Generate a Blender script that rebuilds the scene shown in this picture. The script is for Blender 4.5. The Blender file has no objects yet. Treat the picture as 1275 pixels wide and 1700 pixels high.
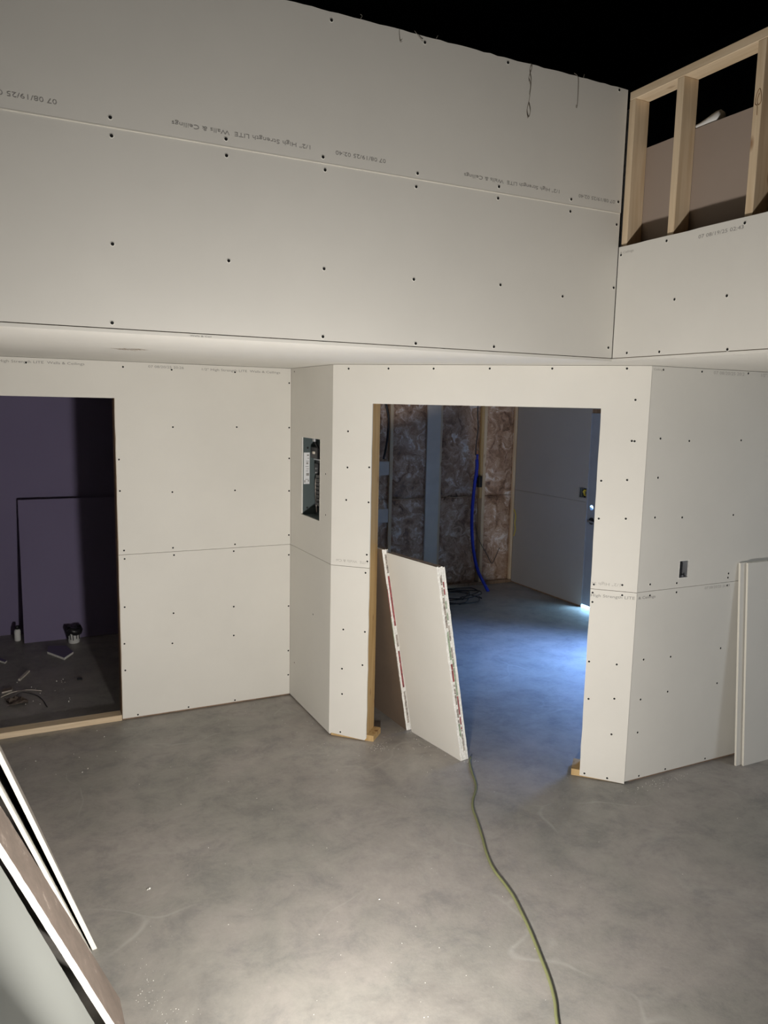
import bpy, bmesh, math, random
from mathutils import Vector, Matrix, Euler
from mathutils.geometry import tessellate_polygon

C = bpy.context.scene.collection
SC = bpy.context.scene
random.seed(7)

# ------------------------------------------------------------------ camera
F_PX = 1283.61
cam_d = bpy.data.cameras.new('camera')
cam = bpy.data.objects.new('camera', cam_d); C.objects.link(cam)
cam_d.sensor_fit = 'VERTICAL'; cam_d.sensor_height = 24.0; cam_d.lens = F_PX / 1700 * 24.0
cam_d.clip_start = 0.05; cam_d.clip_end = 60
yaw, pitch, roll = 0.4630, 0.1371, 0.0215
Fw = Vector((math.sin(yaw)*math.cos(pitch), math.cos(yaw)*math.cos(pitch), -math.sin(pitch)))
Rt = Vector((math.cos(yaw), -math.sin(yaw), 0)); Up = Rt.cross(Fw)
R2 = math.cos(roll)*Rt + math.sin(roll)*Up; U2 = -math.sin(roll)*Rt + math.cos(roll)*Up
m = Matrix((R2, U2, -Fw)).transposed().to_4x4(); m.translation = Vector((0, 0, 2.0933))
cam.matrix_world = m
SC.camera = cam

# ------------------------------------------------------------------ world, lights, exposure
w = bpy.data.worlds.new('world'); SC.world = w; w.use_nodes = True
w.node_tree.nodes['Background'].inputs[0].default_value = (0.45, 0.62, 1.0, 1)
w.node_tree.nodes['Background'].inputs[1].default_value = 1.2
SC.view_settings.view_transform = 'Standard'; SC.view_settings.look = 'None'
SC.view_settings.gamma = 1.0; SC.view_settings.use_curve_mapping = False
SC.view_settings.exposure = 0.14

def light(name, kind, loc, energy, color, size=0.1, size_y=None, aim=None):
    d = bpy.data.lights.new(name, kind); d.energy = energy; d.color = color
    if kind == 'AREA':
        d.size = size
        if size_y: d.shape = 'RECTANGLE'; d.size_y = size_y
    else: d.shadow_soft_size = size
    o = bpy.data.objects.new(name, d); C.objects.link(o); o.location = loc
    if aim is not None:
        o.rotation_euler = (Vector(aim) - Vector(loc)).to_track_quat('-Z', 'Y').to_euler()
    return o
# floodlight on a low stand just below the frame, tilted up at the diagonal doorway: the main light
wk = light('floor_floodlight', 'AREA', (0.738, 1.46, 0.62), 68, (1.0, 0.957, 0.900), 0.12, 0.15, (2.05, 4.2, 1.85))
light('added_fill_light', 'POINT', (0.75, 1.42, 0.54), 11, (1.0, 0.955, 0.895), 0.06)  # added omni fill to brighten the near left sheets, no separate lamp
# weak cool light under the low ceiling at the right end of the hall
light('hall_light', 'AREA', (5.1, 0.8, 2.2), 17, (0.80, 0.89, 1.0), 0.9, 0.9, (4.4, 1.3, 0.0))
# daylight through the window of the back room and under / through its entry door
wl = light('window_daylight', 'AREA', (6.15, 4.50, 2.80), 215, (0.21, 0.42, 1.0), 0.8, 0.6, (4.1, 4.95, 0.0)); wl.data.spread = 1.6
light('door_daylight', 'AREA', (6.5, 5.45, 0.13), 700, (0.33, 0.64, 1.0), 1.3, 0.20, (5.4, 6.1, 0.03))

# ------------------------------------------------------------------ measures (metres)
xD, yC, yE, S = 1.811, 5.095, 4.339, 1.268
yA, xB = 2.964, 2.712
CE, ZM, ZT, ZB, ZS = 2.33, 3.027, 3.581, 2.870, 1.109
T = 0.0127
x3, yF = xD + S, yE - S
r2h = math.sqrt(0.5)
XG, YH = 5.5, 7.53

# ------------------------------------------------------------------ materials
def newmat(name, rough=0.8, spec=0.3):
    mt = bpy.data.materials.new(name); mt.use_nodes = True
    b = mt.node_tree.nodes['Principled BSDF']
    b.inputs['Roughness'].default_value = rough; b.inputs['Specular IOR Level'].default_value = spec
    return mt, mt.node_tree, b
def node(nt, kind, **kw):
    n = nt.nodes.new(kind)
    for k, v in kw.items():
        if k in n.inputs: n.inputs[k].default_value = v
        else: setattr(n, k, v)
    return n
def ramp(nt, src, stops):
    r = nt.nodes.new('ShaderNodeValToRGB')
    e = r.color_ramp.elements
    e[0].position, e[0].color = stops[0][0], (*stops[0][1], 1)
    e[1].position, e[1].color = stops[1][0], (*stops[1][1], 1)
    for p, c in stops[2:]:
        x = e.new(p); x.color = (*c, 1)
    nt.links.new(src, r.inputs[0]); return r
def coords(nt, scale=(1, 1, 1)):
    g = nt.nodes.new('ShaderNodeNewGeometry'); mp = nt.nodes.new('ShaderNodeMapping')
    mp.inputs['Scale'].default_value = scale
    nt.links.new(g.outputs['Position'], mp.inputs['Vector']); return mp.outputs[0]
def bump(nt, b, src, strength, dist=0.002):
    n = nt.nodes.new('ShaderNodeBump'); n.inputs['Strength'].default_value = strength
    n.inputs['Distance'].default_value = dist
    nt.links.new(src, n.inputs['Height']); nt.links.new(n.outputs[0], b.inputs['Normal'])

def m_plain(name, col, rough=0.8, spec=0.3, metal=0.0, var=0.06, scale=6):
    mt, nt, b = newmat(name, rough, spec)
    n = node(nt, 'ShaderNodeTexNoise', Scale=scale, Detail=4.0)
    nt.links.new(coords(nt), n.inputs['Vector'])
    r = ramp(nt, n.outputs[0], [(0.3, tuple(c*(1-var) for c in col)), (0.7, tuple(min(1, c*(1+var)) for c in col))])
    nt.links.new(r.outputs[0], b.inputs['Base Color']); b.inputs['Metallic'].default_value = metal
    return mt
def m_paper(name, col, smear=0.03, rough=0.75):
    mt, nt, b = newmat(name, rough, 0.25)
    v = coords(nt)
    n = node(nt, 'ShaderNodeTexNoise', Scale=1.7, Detail=5.0, Roughness=0.6); nt.links.new(v, n.inputs['Vector'])
    r = ramp(nt, n.outputs[0], [(0.3, tuple(c*(1-smear) for c in col)), (0.7, tuple(c*(1+smear) for c in col))])
    nt.links.new(r.outputs[0], b.inputs['Base Color'])
    f = node(nt, 'ShaderNodeTexNoise', Scale=350.0, Detail=2.0); nt.links.new(v, f.inputs['Vector'])
    bump(nt, b, f.outputs[0], 0.12, 0.0006)
    return mt
def m_wood(name, c1, c2, axis=2, rough=0.65):
    mt, nt, b = newmat(name, rough, 0.3)
    sc = [14.0, 14.0, 14.0]; sc[axis] = 0.9
    v = coords(nt, sc)
    n = node(nt, 'ShaderNodeTexNoise', Scale=2.4, Detail=6.0, Distortion=0.6); nt.links.new(v, n.inputs['Vector'])
    r = ramp(nt, n.outputs[0], [(0.32, c2), (0.62, c1), (0.8, tuple((a+b_)/2 for a, b_ in zip(c1, c2)))])
    sk = [9.0, 9.0, 9.0]; sk[axis] = 4.0
    k = node(nt, 'ShaderNodeTexVoronoi', Scale=1.0); nt.links.new(coords(nt, sk), k.inputs['Vector'])
    kr = ramp(nt, k.outputs['Distance'], [(0.06, (0.35, 0.2, 0.12)), (0.15, (1, 1, 1))])
    mx = nt.nodes.new('ShaderNodeMix'); mx.data_type = 'RGBA'; mx.blend_type = 'MULTIPLY'; mx.inputs[0].default_value = 0.75
    nt.links.new(r.outputs[0], mx.inputs[6]); nt.links.new(kr.outputs[0], mx.inputs[7])
    nt.links.new(mx.outputs[2], b.inputs['Base Color']); bump(nt, b, n.outputs[0], 0.15, 0.001)
    return mt

M = {}
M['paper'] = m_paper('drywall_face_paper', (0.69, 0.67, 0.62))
M['paper_dark'] = m_paper('drywall_darker_paper', (0.50, 0.46, 0.41))  # darker tone of the drywall face paper
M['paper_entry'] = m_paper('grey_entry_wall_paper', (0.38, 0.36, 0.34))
M['purple'] = m_paper('purple_board_paper', (0.205, 0.175, 0.285))
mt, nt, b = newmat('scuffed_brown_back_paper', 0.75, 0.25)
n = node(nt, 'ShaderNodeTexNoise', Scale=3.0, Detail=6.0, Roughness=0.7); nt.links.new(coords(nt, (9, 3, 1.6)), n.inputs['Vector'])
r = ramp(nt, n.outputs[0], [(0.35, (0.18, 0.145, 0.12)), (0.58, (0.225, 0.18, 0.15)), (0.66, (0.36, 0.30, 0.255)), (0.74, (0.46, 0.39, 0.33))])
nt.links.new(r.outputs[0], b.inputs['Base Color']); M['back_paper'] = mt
M['back_dark'] = m_paper('dark_kraft_back_paper', (0.15, 0.11, 0.08), 0.15)
M['back_paper_clean'] = m_paper('plain_brown_board_face', (0.33, 0.265, 0.22), 0.03)
M['wrap'] = m_paper('paper_wrapped_edge', (0.74, 0.71, 0.63))
M['grey_board'] = m_plain('grey_primed_board', (0.66, 0.60, 0.53), 0.6)
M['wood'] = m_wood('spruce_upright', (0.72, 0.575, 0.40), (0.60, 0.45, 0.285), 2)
M['wood_y'] = m_wood('spruce_along_wall', (0.72, 0.58, 0.41), (0.61, 0.465, 0.30), 1)
M['wood_x'] = m_wood('spruce_sill', (0.72, 0.58, 0.41), (0.60, 0.46, 0.30), 0)
M['wood_gold'] = m_wood('golden_pine', (0.56, 0.39, 0.19), (0.44, 0.285, 0.12), 2)
M['wood_shaded'] = m_wood('shaded_pine', (0.30, 0.20, 0.13), (0.20, 0.13, 0.08), 2)  # darker copy of the pine, shade put into the colour
M['low_bounce_wall'] = m_plain('darkened_hidden_wall', (0.075, 0.062, 0.05), 0.9)  # unseen walls coloured dark to cut bounced light
M['dimmed_board'] = m_paper('dimmed_greenish_paper', (0.29, 0.30, 0.28), 0.03)  # greenish board tone, darkened to offset the close floodlight
M['black'] = m_plain('black_void_membrane', (0.006, 0.006, 0.0055), 0.5, 0.25)
M['screw'] = m_plain('black_phosphate_screw', (0.012, 0.012, 0.012), 0.5)
M['torn'] = m_plain('torn_paper_rim', (0.78, 0.76, 0.70), 0.9)
M['ink'] = m_plain('grey_printing_ink', (0.30, 0.29, 0.275), 0.8)
M['ink_faint'] = m_plain('faint_printing_ink', (0.44, 0.42, 0.39), 0.8)
M['ink_brown'] = m_plain('brown_pencil', (0.22, 0.11, 0.04), 0.8)
M['steel_dark'] = m_plain('grey_green_enamel', (0.075, 0.098, 0.10), 0.45, 0.5)
M['galv'] = m_plain('galvanised_steel', (0.55, 0.56, 0.58), 0.38, 0.5, 0.85)
M['plastic_black'] = m_plain('black_plastic', (0.015, 0.015, 0.017), 0.4, 0.5)
M['label'] = m_plain('white_label', (0.72, 0.73, 0.74), 0.6)
M['blue_pipe'] = m_plain('blue_pipe_plastic', (0.012, 0.035, 0.45), 0.4, 0.5)
M['cable_yellow'] = m_plain('yellow_cable_sheath', (0.62, 0.50, 0.06), 0.5)
M['cable_grey'] = m_plain('dark_grey_cable', (0.05, 0.05, 0.055), 0.5)
M['cord'] = m_plain('olive_cord_sheath', (0.20, 0.21, 0.095), 0.5, 0.4)
M['door'] = m_plain('grey_blue_door_paint', (0.30, 0.32, 0.36), 0.5, 0.4)
M['brass_copper'] = m_plain('copper_fitting', (0.6, 0.3, 0.18), 0.4, 0.5, 0.8)
M['thread'] = m_plain('dusty_paper_fibre', (0.20, 0.18, 0.15), 0.9)
M['white'] = m_plain('white_plastic', (0.72, 0.72, 0.70), 0.5)
M['tape_red'] = m_plain('red_end_tape', (0.30, 0.085, 0.085), 0.5, 0.3, 0, 0.5, 60)
M['tape_green'] = m_plain('green_end_tape', (0.30, 0.36, 0.26), 0.6, 0.3, 0, 0.4, 60)
M['tape_grey'] = m_plain('printed_white_end_tape', (0.36, 0.32, 0.28), 0.6, 0.3, 0, 0.6, 90)

# rough cut gypsum core
mt, nt, b = newmat('cut_gypsum_core', 0.95, 0.1)
n = node(nt, 'ShaderNodeTexNoise', Scale=90.0, Detail=5.0); nt.links.new(coords(nt), n.inputs['Vector'])
r = ramp(nt, n.outputs[0], [(0.3, (0.72, 0.70, 0.65)), (0.7, (0.93, 0.92, 0.88))])
nt.links.new(r.outputs[0], b.inputs['Base Color']); bump(nt, b, n.outputs[0], 0.8, 0.003)
M['gypsum'] = mt

# concrete slab
mt, nt, b = newmat('trowelled_concrete', 0.42, 0.5)
v = coords(nt)
n1 = node(nt, 'ShaderNodeTexNoise', Scale=0.8, Detail=11.0, Roughness=0.70, Distortion=0.35); nt.links.new(v, n1.inputs['Vector'])
r1 = ramp(nt, n1.outputs[0], [(0.32, (0.225, 0.212, 0.198)), (0.44, (0.290, 0.279, 0.257)), (0.56, (0.335, 0.310, 0.292)), (0.70, (0.415, 0.398, 0.372))])
n2 = node(nt, 'ShaderNodeTexNoise', Scale=4.5, Detail=11.0, Roughness=0.78, Distortion=0.25); nt.links.new(v, n2.inputs['Vector'])
r2 = ramp(nt, n2.outputs[0], [(0.36, (0.72, 0.73, 0.74)), (0.50, (1, 0.99, 0.97)), (0.66, (1.17, 1.15, 1.12))])
mx = nt.nodes.new('ShaderNodeMix'); mx.data_type = 'RGBA'; mx.blend_type = 'MULTIPLY'; mx.inputs[0].default_value = 0.8
nt.links.new(r1.outputs[0], mx.inputs[6]); nt.links.new(r2.outputs[0], mx.inputs[7])
# pale trowel arcs and scratches
dn = node(nt, 'ShaderNodeTexNoise', Scale=1.3, Detail=2.0); nt.links.new(v, dn.inputs['Vector'])
ad = nt.nodes.new('ShaderNodeVectorMath'); ad.operation = 'MULTIPLY_ADD'; ad.inputs[1].default_value = (1.6, 1.6, 1.6)
nt.links.new(dn.outputs['Color'], ad.inputs[0]); nt.links.new(v, ad.inputs[2])
vo = node(nt, 'ShaderNodeTexVoronoi', feature='DISTANCE_TO_EDGE', Scale=0.75); nt.links.new(ad.outputs[0], vo.inputs['Vector'])
rv = ramp(nt, vo.outputs['Distance'], [(0.0, (1, 1, 1)), (0.012, (0, 0, 0))])
nm = node(nt, 'ShaderNodeTexNoise', Scale=1.9, Detail=3.0); nt.links.new(v, nm.inputs['Vector'])
rm = ramp(nt, nm.outputs[0], [(0.50, (0, 0, 0)), (0.66, (0.40, 0.40, 0.40))])
mm = nt.nodes.new('ShaderNodeMath'); mm.operation = 'MULTIPLY'
nt.links.new(rv.outputs[0], mm.inputs[0]); nt.links.new(rm.outputs[0], mm.inputs[1])
mx2 = nt.nodes.new('ShaderNodeMix'); mx2.data_type = 'RGBA'; mx2.inputs[7].default_value = (0.50, 0.48, 0.45, 1)
nt.links.new(mm.outputs[0], mx2.inputs[0]); nt.links.new(mx.outputs[2], mx2.inputs[6])
nt.links.new(mx2.outputs[2], b.inputs['Base Color'])
rr = ramp(nt, n2.outputs[0], [(0.3, (0.55, 0.55, 0.55)), (0.7, (0.36, 0.36, 0.36))]); nt.links.new(rr.outputs[0], b.inputs['Roughness'])
n3 = node(nt, 'ShaderNodeTexNoise', Scale=28.0, Detail=6.0, Roughness=0.7); nt.links.new(v, n3.inputs['Vector'])
bump(nt, b, n3.outputs[0], 0.28, 0.004)
M['concrete'] = mt

# kraft/poly faced glass wool
mt, nt, b = newmat('brown_glass_wool_behind_film', 0.3, 0.5)
v = coords(nt)
d = node(nt, 'ShaderNodeTexNoise', Scale=6.0, Detail=3.0); nt.links.new(v, d.inputs['Vector'])
ad = nt.nodes.new('ShaderNodeVectorMath'); ad.operation = 'MULTIPLY_ADD'; ad.inputs[1].default_value = (0.35, 0.35, 0.35)
nt.links.new(d.outputs['Color'], ad.inputs[0]); nt.links.new(v, ad.inputs[2])
n1 = node(nt, 'ShaderNodeTexNoise', Scale=4.2, Detail=10.0, Roughness=0.72, Distortion=1.6); nt.links.new(ad.outputs[0], n1.inputs['Vector'])
r1 = ramp(nt, n1.outputs[0], [(0.33, (0.10, 0.05, 0.03)), (0.46, (0.44, 0.27, 0.17)), (0.55, (0.60, 0.42, 0.30)), (0.64, (0.92, 0.84, 0.78))])
nt.links.new(r1.outputs[0], b.inputs['Base Color'])
bump(nt, b, n1.outputs[0], 0.7, 0.02)
M['wool'] = mt

# ------------------------------------------------------------------ mesh helpers
def mesh_from(bm, name, mats):
    me = bpy.data.meshes.new(name); bm.normal_update(); bm.to_mesh(me); bm.free()
    for k in (mats if isinstance(mats, (list, tuple)) else [mats]): me.materials.append(M[k])
    return me
WL = {}
def link(name, me, loc, parent=None, rot=None):
    """loc is in world space; parents carry no rotation"""
    o = bpy.data.objects.new(name, me); C.objects.link(o)
    loc = Vector(loc); WL[o] = loc
    if parent is not None: o.parent = parent; o.location = loc - WL[parent]
    else: o.location = loc
    if rot is not None: o.rotation_euler = rot
    return o
def obj(name, bm, mats, parent=None, loc=None, smooth=False):
    """bm is in world space; the origin is put at loc (default: centre of its base)"""
    if loc is None:
        xs = [v.co for v in bm.verts]
        loc = Vector(((min(c.x for c in xs)+max(c.x for c in xs))/2, (min(c.y for c in xs)+max(c.y for c in xs))/2, min(c.z for c in xs)))
    loc = Vector(loc)
    bmesh.ops.translate(bm, verts=bm.verts, vec=-loc)
    if smooth:
        for f in bm.faces: f.smooth = True
    return link(name, mesh_from(bm, name, mats), loc, parent)
def tag(o, label, cat, group=None):
    o['label'] = label; o['category'] = cat
    if group: o['group'] = group
    return o
def struct(name, bm, mats, loc=None):
    o = obj(name, bm, mats, None, loc); o['kind'] = 'structure'; return o
def empty(name, loc):
    o = link(name, None, loc); o.empty_display_size = 0.1; return o
def box(bm, x0, x1, y0, y1, z0, z1, mat=0):
    r = bmesh.ops.create_cube(bm, size=1.0)
    for v in r['verts']:
        v.co = Vector((x0+(v.co.x+.5)*(x1-x0), y0+(v.co.y+.5)*(y1-y0), z0+(v.co.z+.5)*(z1-z0)))
    for f in {f for v in r['verts'] for f in v.link_faces}: f.material_index = mat
    return r['verts']
def bx(*a, bev=0.0):
    bm = bmesh.new(); box(bm, *a)
    if bev: bmesh.ops.bevel(bm, geom=bm.edges[:], offset=bev, segments=1, affect='EDGES')
    return bm
def prism(outer, holes, O, U, N, d0, d1, jag=0.0, bm=None, m_front=0, m_back=0, m_side=0):
    """polygon in (u,z) on the plane O + u*U + z*Z, extruded from depth d0 to d1 along N"""
    O, U, N = Vector(O), Vector(U), Vector(N); Z = Vector((0, 0, 1))
    bm = bm or bmesh.new()
    loops = [outer] + list(holes)
    flat = [p for l in loops for p in l]
    tris = tessellate_polygon([[Vector((p[0], p[1], 0)) for p in l] for l in loops])
    fr = [bm.verts.new(O + U*p[0] + Z*p[1] + N*d0) for p in flat]
    bk = [bm.verts.new(O + U*p[0] + Z*p[1] + N*d1) for p in flat]
    for t in tris:
        try:
            f = bm.faces.new([fr[i] for i in t]); f.material_index = m_front
            f = bm.faces.new([bk[i] for i in reversed(t)]); f.material_index = m_back
        except ValueError: pass
    i0 = 0
    for l in loops:
        n = len(l)
        for i in range(n):
            a, b_ = i0+i, i0+(i+1) % n
            f = bm.faces.new([fr[a], fr[b_], bk[b_], bk[a]]); f.material_index = m_side
        i0 += n
    bmesh.ops.recalc_face_normals(bm, faces=bm.faces)
    return bm
def rough_line(a, b_, step=0.05, amp=0.002):
    """points from a to b_ with a slightly uneven line (cut edge), b_ left out"""
    a, b_ = Vector(a), Vector(b_); L = (b_-a).length; n = max(1, int(L/step))
    t = (b_-a).normalized(); q = Vector((-t.y, t.x)); out = []
    for i in range(n):
        j = 0 if i == 0 else random.uniform(-amp, amp)
        p = a + (b_-a)*(i/n) + q*j; out.append((p.x, p.y))
    return out
def tube(pts, r, seg=8, smooth_n=6):
    P = [Vector(p) for p in pts]; Q = []
    if smooth_n > 1:
        E_ = [P[0]*2-P[1]] + P + [P[-1]*2-P[-2]]
        for i in range(1, len(E_)-2):
            for k in range(smooth_n):
                t = k/smooth_n; a, b_, c, d_ = E_[i-1:i+3]
                Q.append(0.5*((2*b_)+(c-a)*t+(2*a-5*b_+4*c-d_)*t*t+(3*b_-a-3*c+d_)*t**3))
        Q.append(P[-1])
    else: Q = P
    bm = bmesh.new(); rings = []
    ref = None
    for i, p in enumerate(Q):
        d_ = (Q[min(i+1, len(Q)-1)] - Q[max(i-1, 0)]).normalized()
        if ref is None: ref = d_.orthogonal().normalized()
        ref = (ref - d_*ref.dot(d_)).normalized(); s = d_.cross(ref)
        rad = r(i/(len(Q)-1)) if callable(r) else r
        rings.append([bm.verts.new(p + (ref*math.cos(2*math.pi*k/seg) + s*math.sin(2*math.pi*k/seg))*rad) for k in range(seg)])
    for a, b_ in zip(rings, rings[1:]):
        for k in range(seg): bm.faces.new([a[k], a[(k+1) % seg], b_[(k+1) % seg], b_[k]])
    bm.faces.new(rings[0][::-1]); bm.faces.new(rings[-1])
    for f in bm.faces: f.smooth = True
    return bm
def lathe(prof, seg=24, centre=(0, 0, 0)):
    bm = bmesh.new(); c = Vector(centre); rings = []
    for r_, z in prof:
        rings.append([bm.verts.new(c + Vector((r_*math.cos(2*math.pi*k/seg), r_*math.sin(2*math.pi*k/seg), z))) for k in range(seg)])
    for a, b_ in zip(rings, rings[1:]):
        for k in range(seg): bm.faces.new([a[k], a[(k+1) % seg], b_[(k+1) % seg], b_[k]])
    bm.faces.new(rings[0][::-1]); bm.faces.new(rings[-1])
    for f in bm.faces: f.smooth = True
    return bm
def cyl(p, q, r_, seg=16, r2_=None):
    p, q = Vector(p), Vector(q); bm = bmesh.new()
    bmesh.ops.create_cone(bm, cap_ends=True, segments=seg, radius1=r_, radius2=r_ if r2_ is None else r2_, depth=(q-p).length)
    R = (q-p).to_track_quat('Z', 'Y').to_matrix().to_4x4(); R.translation = (p+q)/2
    bmesh.ops.transform(bm, matrix=R, verts=bm.verts); return bm
def hexa(c, mats_idx=(0, 0, 0)):
    """8 corners: front face a b c d, back face a' b' c' d'. material: front, back, edges"""
    bm = bmesh.new(); v = [bm.verts.new(Vector(p)) for p in c]
    f = bm.faces.new(v[0:4]); f.material_index = mats_idx[0]
    f = bm.faces.new(v[7:3:-1]); f.material_index = mats_idx[1]
    for i in range(4):
        j = (i+1) % 4; f = bm.faces.new([v[i], v[i+4], v[j+4], v[j]]); f.material_index = mats_idx[2]
    bmesh.ops.recalc_face_normals(bm, faces=bm.faces); return bm

# screws: one mesh per wall orientation, shared by its copies
def screw_mesh(N):
    bm = bmesh.new(); N = Vector(N).normalized()
    prof = [(0.0088, 0.0000, 1), (0.0062, 0.0008, 1), (0.0056, 0.0004, 0), (0.0030, 0.0006, 0), (0.0014, 0.0000, 0)]
    q = N.to_track_quat('Z', 'Y').to_matrix(); rings = []
    for r_, h, mi in prof:
        rings.append([bm.verts.new(q @ Vector((r_*math.cos(2*math.pi*k/10), r_*math.sin(2*math.pi*k/10), h))) for k in range(10)])
    for i, (a, b_) in enumerate(zip(rings, rings[1:])):
        for k in range(10):
            f = bm.faces.new([a[k], a[(k+1) % 10], b_[(k+1) % 10], b_[k]]); f.material_index = 1 if i == 0 else 0
    bm.faces.new(rings[-1])
    return mesh_from(bm, 'screw', ['screw', 'torn'])
def screws(pts, where, me, pick):
    for u, z in pts:
        link('screw', me, where(u, z), pick(u, z))

# printed lettering, real flat meshes a hair proud of the paper
DG = None
def lettering(text, a, b_, height, O, U, N, parent, flip=False, mat='ink', name='printed_lettering', up=None):
    """runs from a to b_ (u,z) along the plane; flip = printed upside down"""
    global DG
    cu = bpy.data.curves.new('t', 'FONT'); cu.body = text; cu.size = 1.0; cu.align_x = 'LEFT'; cu.resolution_u = 2
    to = bpy.data.objects.new('t', cu); C.objects.link(to)
    bpy.context.view_layer.update()
    me = bpy.data.meshes.new_from_object(to.evaluated_get(bpy.context.evaluated_depsgraph_get()))
    bpy.data.objects.remove(to); bpy.data.curves.remove(cu)
    xs = [v.co.x for v in me.vertices]; wd = max(xs) - min(xs); x0 = min(xs)
    O, U, N = Vector(O), Vector(U), Vector(N); Z = Vector((0, 0, 1))
    L = abs(b_[0]-a[0]); sgn = 1
    p0 = O + U*a[0] + Z*a[1]; dirv = ((O + U*b_[0] + Z*b_[1]) - p0).normalized()
    upv = Vector(up) if up is not None else (-Z if flip else Z)
    loc = p0 + N*0.0007
    for v in me.vertices:
        v.co = dirv*((v.co.x-x0)/wd*L) + upv*(v.co.y*height*1.35)
    me.materials.clear(); me.materials.append(M[mat])
    return link(name, me, loc, parent)

# ------------------------------------------------------------------ floor and hidden shell
bm = bmesh.new(); box(bm, -2.2, 7.1, -2.1, 7.75, -0.12, 0.0); struct('floor', bm, 'concrete', (0, 0, 0))
struct('ceiling', bx(-2.2, 7.1, -2.1, 7.75, 5.2, 5.3), 'black')
struct('wall_rear', bx(-0.66, 7.0, -2.1, -2.0, 0, 5.2), 'low_bounce_wall')
struct('wall_right', bx(7.0, 7.1, -2.1, 7.75, 0, 5.2), 'low_bounce_wall')
struct('wall_left', bx(-0.66, -0.56, -2.0, 5.107, 0, 3.6), 'low_bounce_wall')
struct('wall_upper_left', bx(-2.1, -0.56, -2.0, 7.75, 3.6, 5.2), 'black')
struct('wall_far_upper', bx(-0.56, 7.0, 7.65, 7.75, 2.75, 5.2), 'black')
struct('wall_right_upper', bx(6.9, 6.995, -2.0, 7.65, 2.9, 5.2), 'black')
struct('light_stop_entry_upper', bx(5.56, 5.64, 3.10, 7.64, 2.7502, 5.2), 'black')  # unseen wall added to keep outside daylight out of the loft
struct('light_stop_entry_side', bx(5.64, 6.99, 3.10, 3.17, 2.7502, 5.2), 'black')  # unseen side piece added to close the same light leak
struct('wall_rear_upper', bx(-0.56, 6.9, -1.995, -1.9, 3.6, 5.2), 'black')

# low ceiling (soffit) that starts at the face of the upper walls: drywall with its edge showing
poly = [(-1.7, yA), (xB, yA), (xB, -1.99), (6.99, -1.99), (6.99, 3.17), (5.64, 3.17), (5.64, 7.64), (-1.7, 7.64)]
bm = bmesh.new()
lo = [bm.verts.new((x, y, CE)) for x, y in poly]; hi = [bm.verts.new((x, y, CE+T)) for x, y in poly]
bm.faces.new(lo[::-1]); bm.faces.new(hi)
for i in range(8): j = (i+1) % 8; bm.faces.new([lo[i], lo[j], hi[j], hi[i]])
bmesh.ops.recalc_face_normals(bm, faces=bm.faces)
soffit = struct('ceiling_low', bm, 'paper', (xB, yA, CE))
bm = bmesh.new()
box(bm, -1.7, 5.64, 3.07, 7.64, CE+T, 2.75); box(bm, 5.64, 6.99, 3.07, 3.17, CE+T, 2.75); box(bm, 2.814, 6.99, -1.99, 3.07, CE+T, 2.75)
struct('floor_loft', bm, 'wood_shaded')
lettering('High Stren', (0, 0), (0.125, 0), 0.13, (0.562, 3.944, CE-.0003), (0.745, -0.667, 0), (0, 0, -1), soffit, mat='ink_brown', up=(-0.667, -0.745, 0))
lettering('Walls & Ceil', (0.655, 2.3325), (0.735, 2.3325), 0.006, (0, yA, 0), (1, 0, 0), (0, -1, 0), soffit)

# ------------------------------------------------------------------ wall A: the tall facing wall above the soffit
UA, NA = Vector((1, 0, 0)), Vector((0, -1, 0))
coreA = bmesh.new()
for i in range(9):
    x = -0.02 + 0.4064*(i-1); box(coreA, x-.019, x+.019, yA+T, yA+.1, CE+T, ZT-.04)
box(coreA, -.56, xB-.003, yA+T, yA+.1, ZT-.04, ZT-.002); box(coreA, -.56, xB-.003, yA+T, yA+.1, CE+T, CE+T+.038)
wallA = struct('wall_upper_facing', coreA, 'wood')
top = rough_line((xB-.0012, ZT), (-.555, ZT), 0.035, 0.0022)
outer = [(-.555, ZM+.0015), (xB-.0012, ZM+.0015)] + top + [(-.555, ZT)]
sA1 = obj('drywall_sheet', prism(outer, [], (0, yA, 0), UA, -NA, 0, T), 'paper', wallA)
sA2 = obj('drywall_sheet', prism([(-.555, CE+T+.0035), (xB-.002, CE+T+.0035), (xB-.002, ZM-.003), (-.555, ZM-.003)], [], (0, yA+.002, 0), UA, -NA, 0, T), 'paper', wallA)
obj('seam_edge', bx(-.555, xB-.004, yA-.0005, yA+.010, ZM-.0028, ZM+.0012), 'wrap', wallA)
meA = screw_mesh(NA)
SCREW_A = [(1.209, 3.55), (1.619, 3.557), (2.028, 3.563), (2.656, 3.570), (0.391, 3.057), (0.796, 3.052), (1.18, 3.048), (1.601, 3.048), (2.007, 3.051), (2.408, 3.051), (2.69, 3.076), (0.394, 2.998), (0.798, 2.995), (1.19, 3.002), (1.597, 2.995), (2.006, 3.003), (2.408, 2.998), (2.69, 2.973), (0.388, 2.636), (0.804, 2.62), (1.19, 2.627), (1.597, 2.622), (2.037, 2.637), (2.388, 2.615), (2.695, 2.68), (0.38, 2.364), (1.188, 2.362), (1.614, 2.358), (2.015, 2.365), (2.684, 2.395)]
screws(SCREW_A, lambda u, z: (u, yA - (.0004 if z > ZM else -.0016), z), meA, lambda u, z: sA1 if z > ZM else sA2)
OA = (0, yA, 0)
LINE, STAMP = '1/2" High Strength LITE  Walls & Ceilings', '07 08/19/25 02:40'
lettering(STAMP, (0.222, 3.083), (-0.01, 3.083), .017, OA, UA, NA, sA1, True)
lettering(LINE, (1.127, 3.082), (0.600, 3.082), .016, OA, UA, NA, sA1, True)
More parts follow.
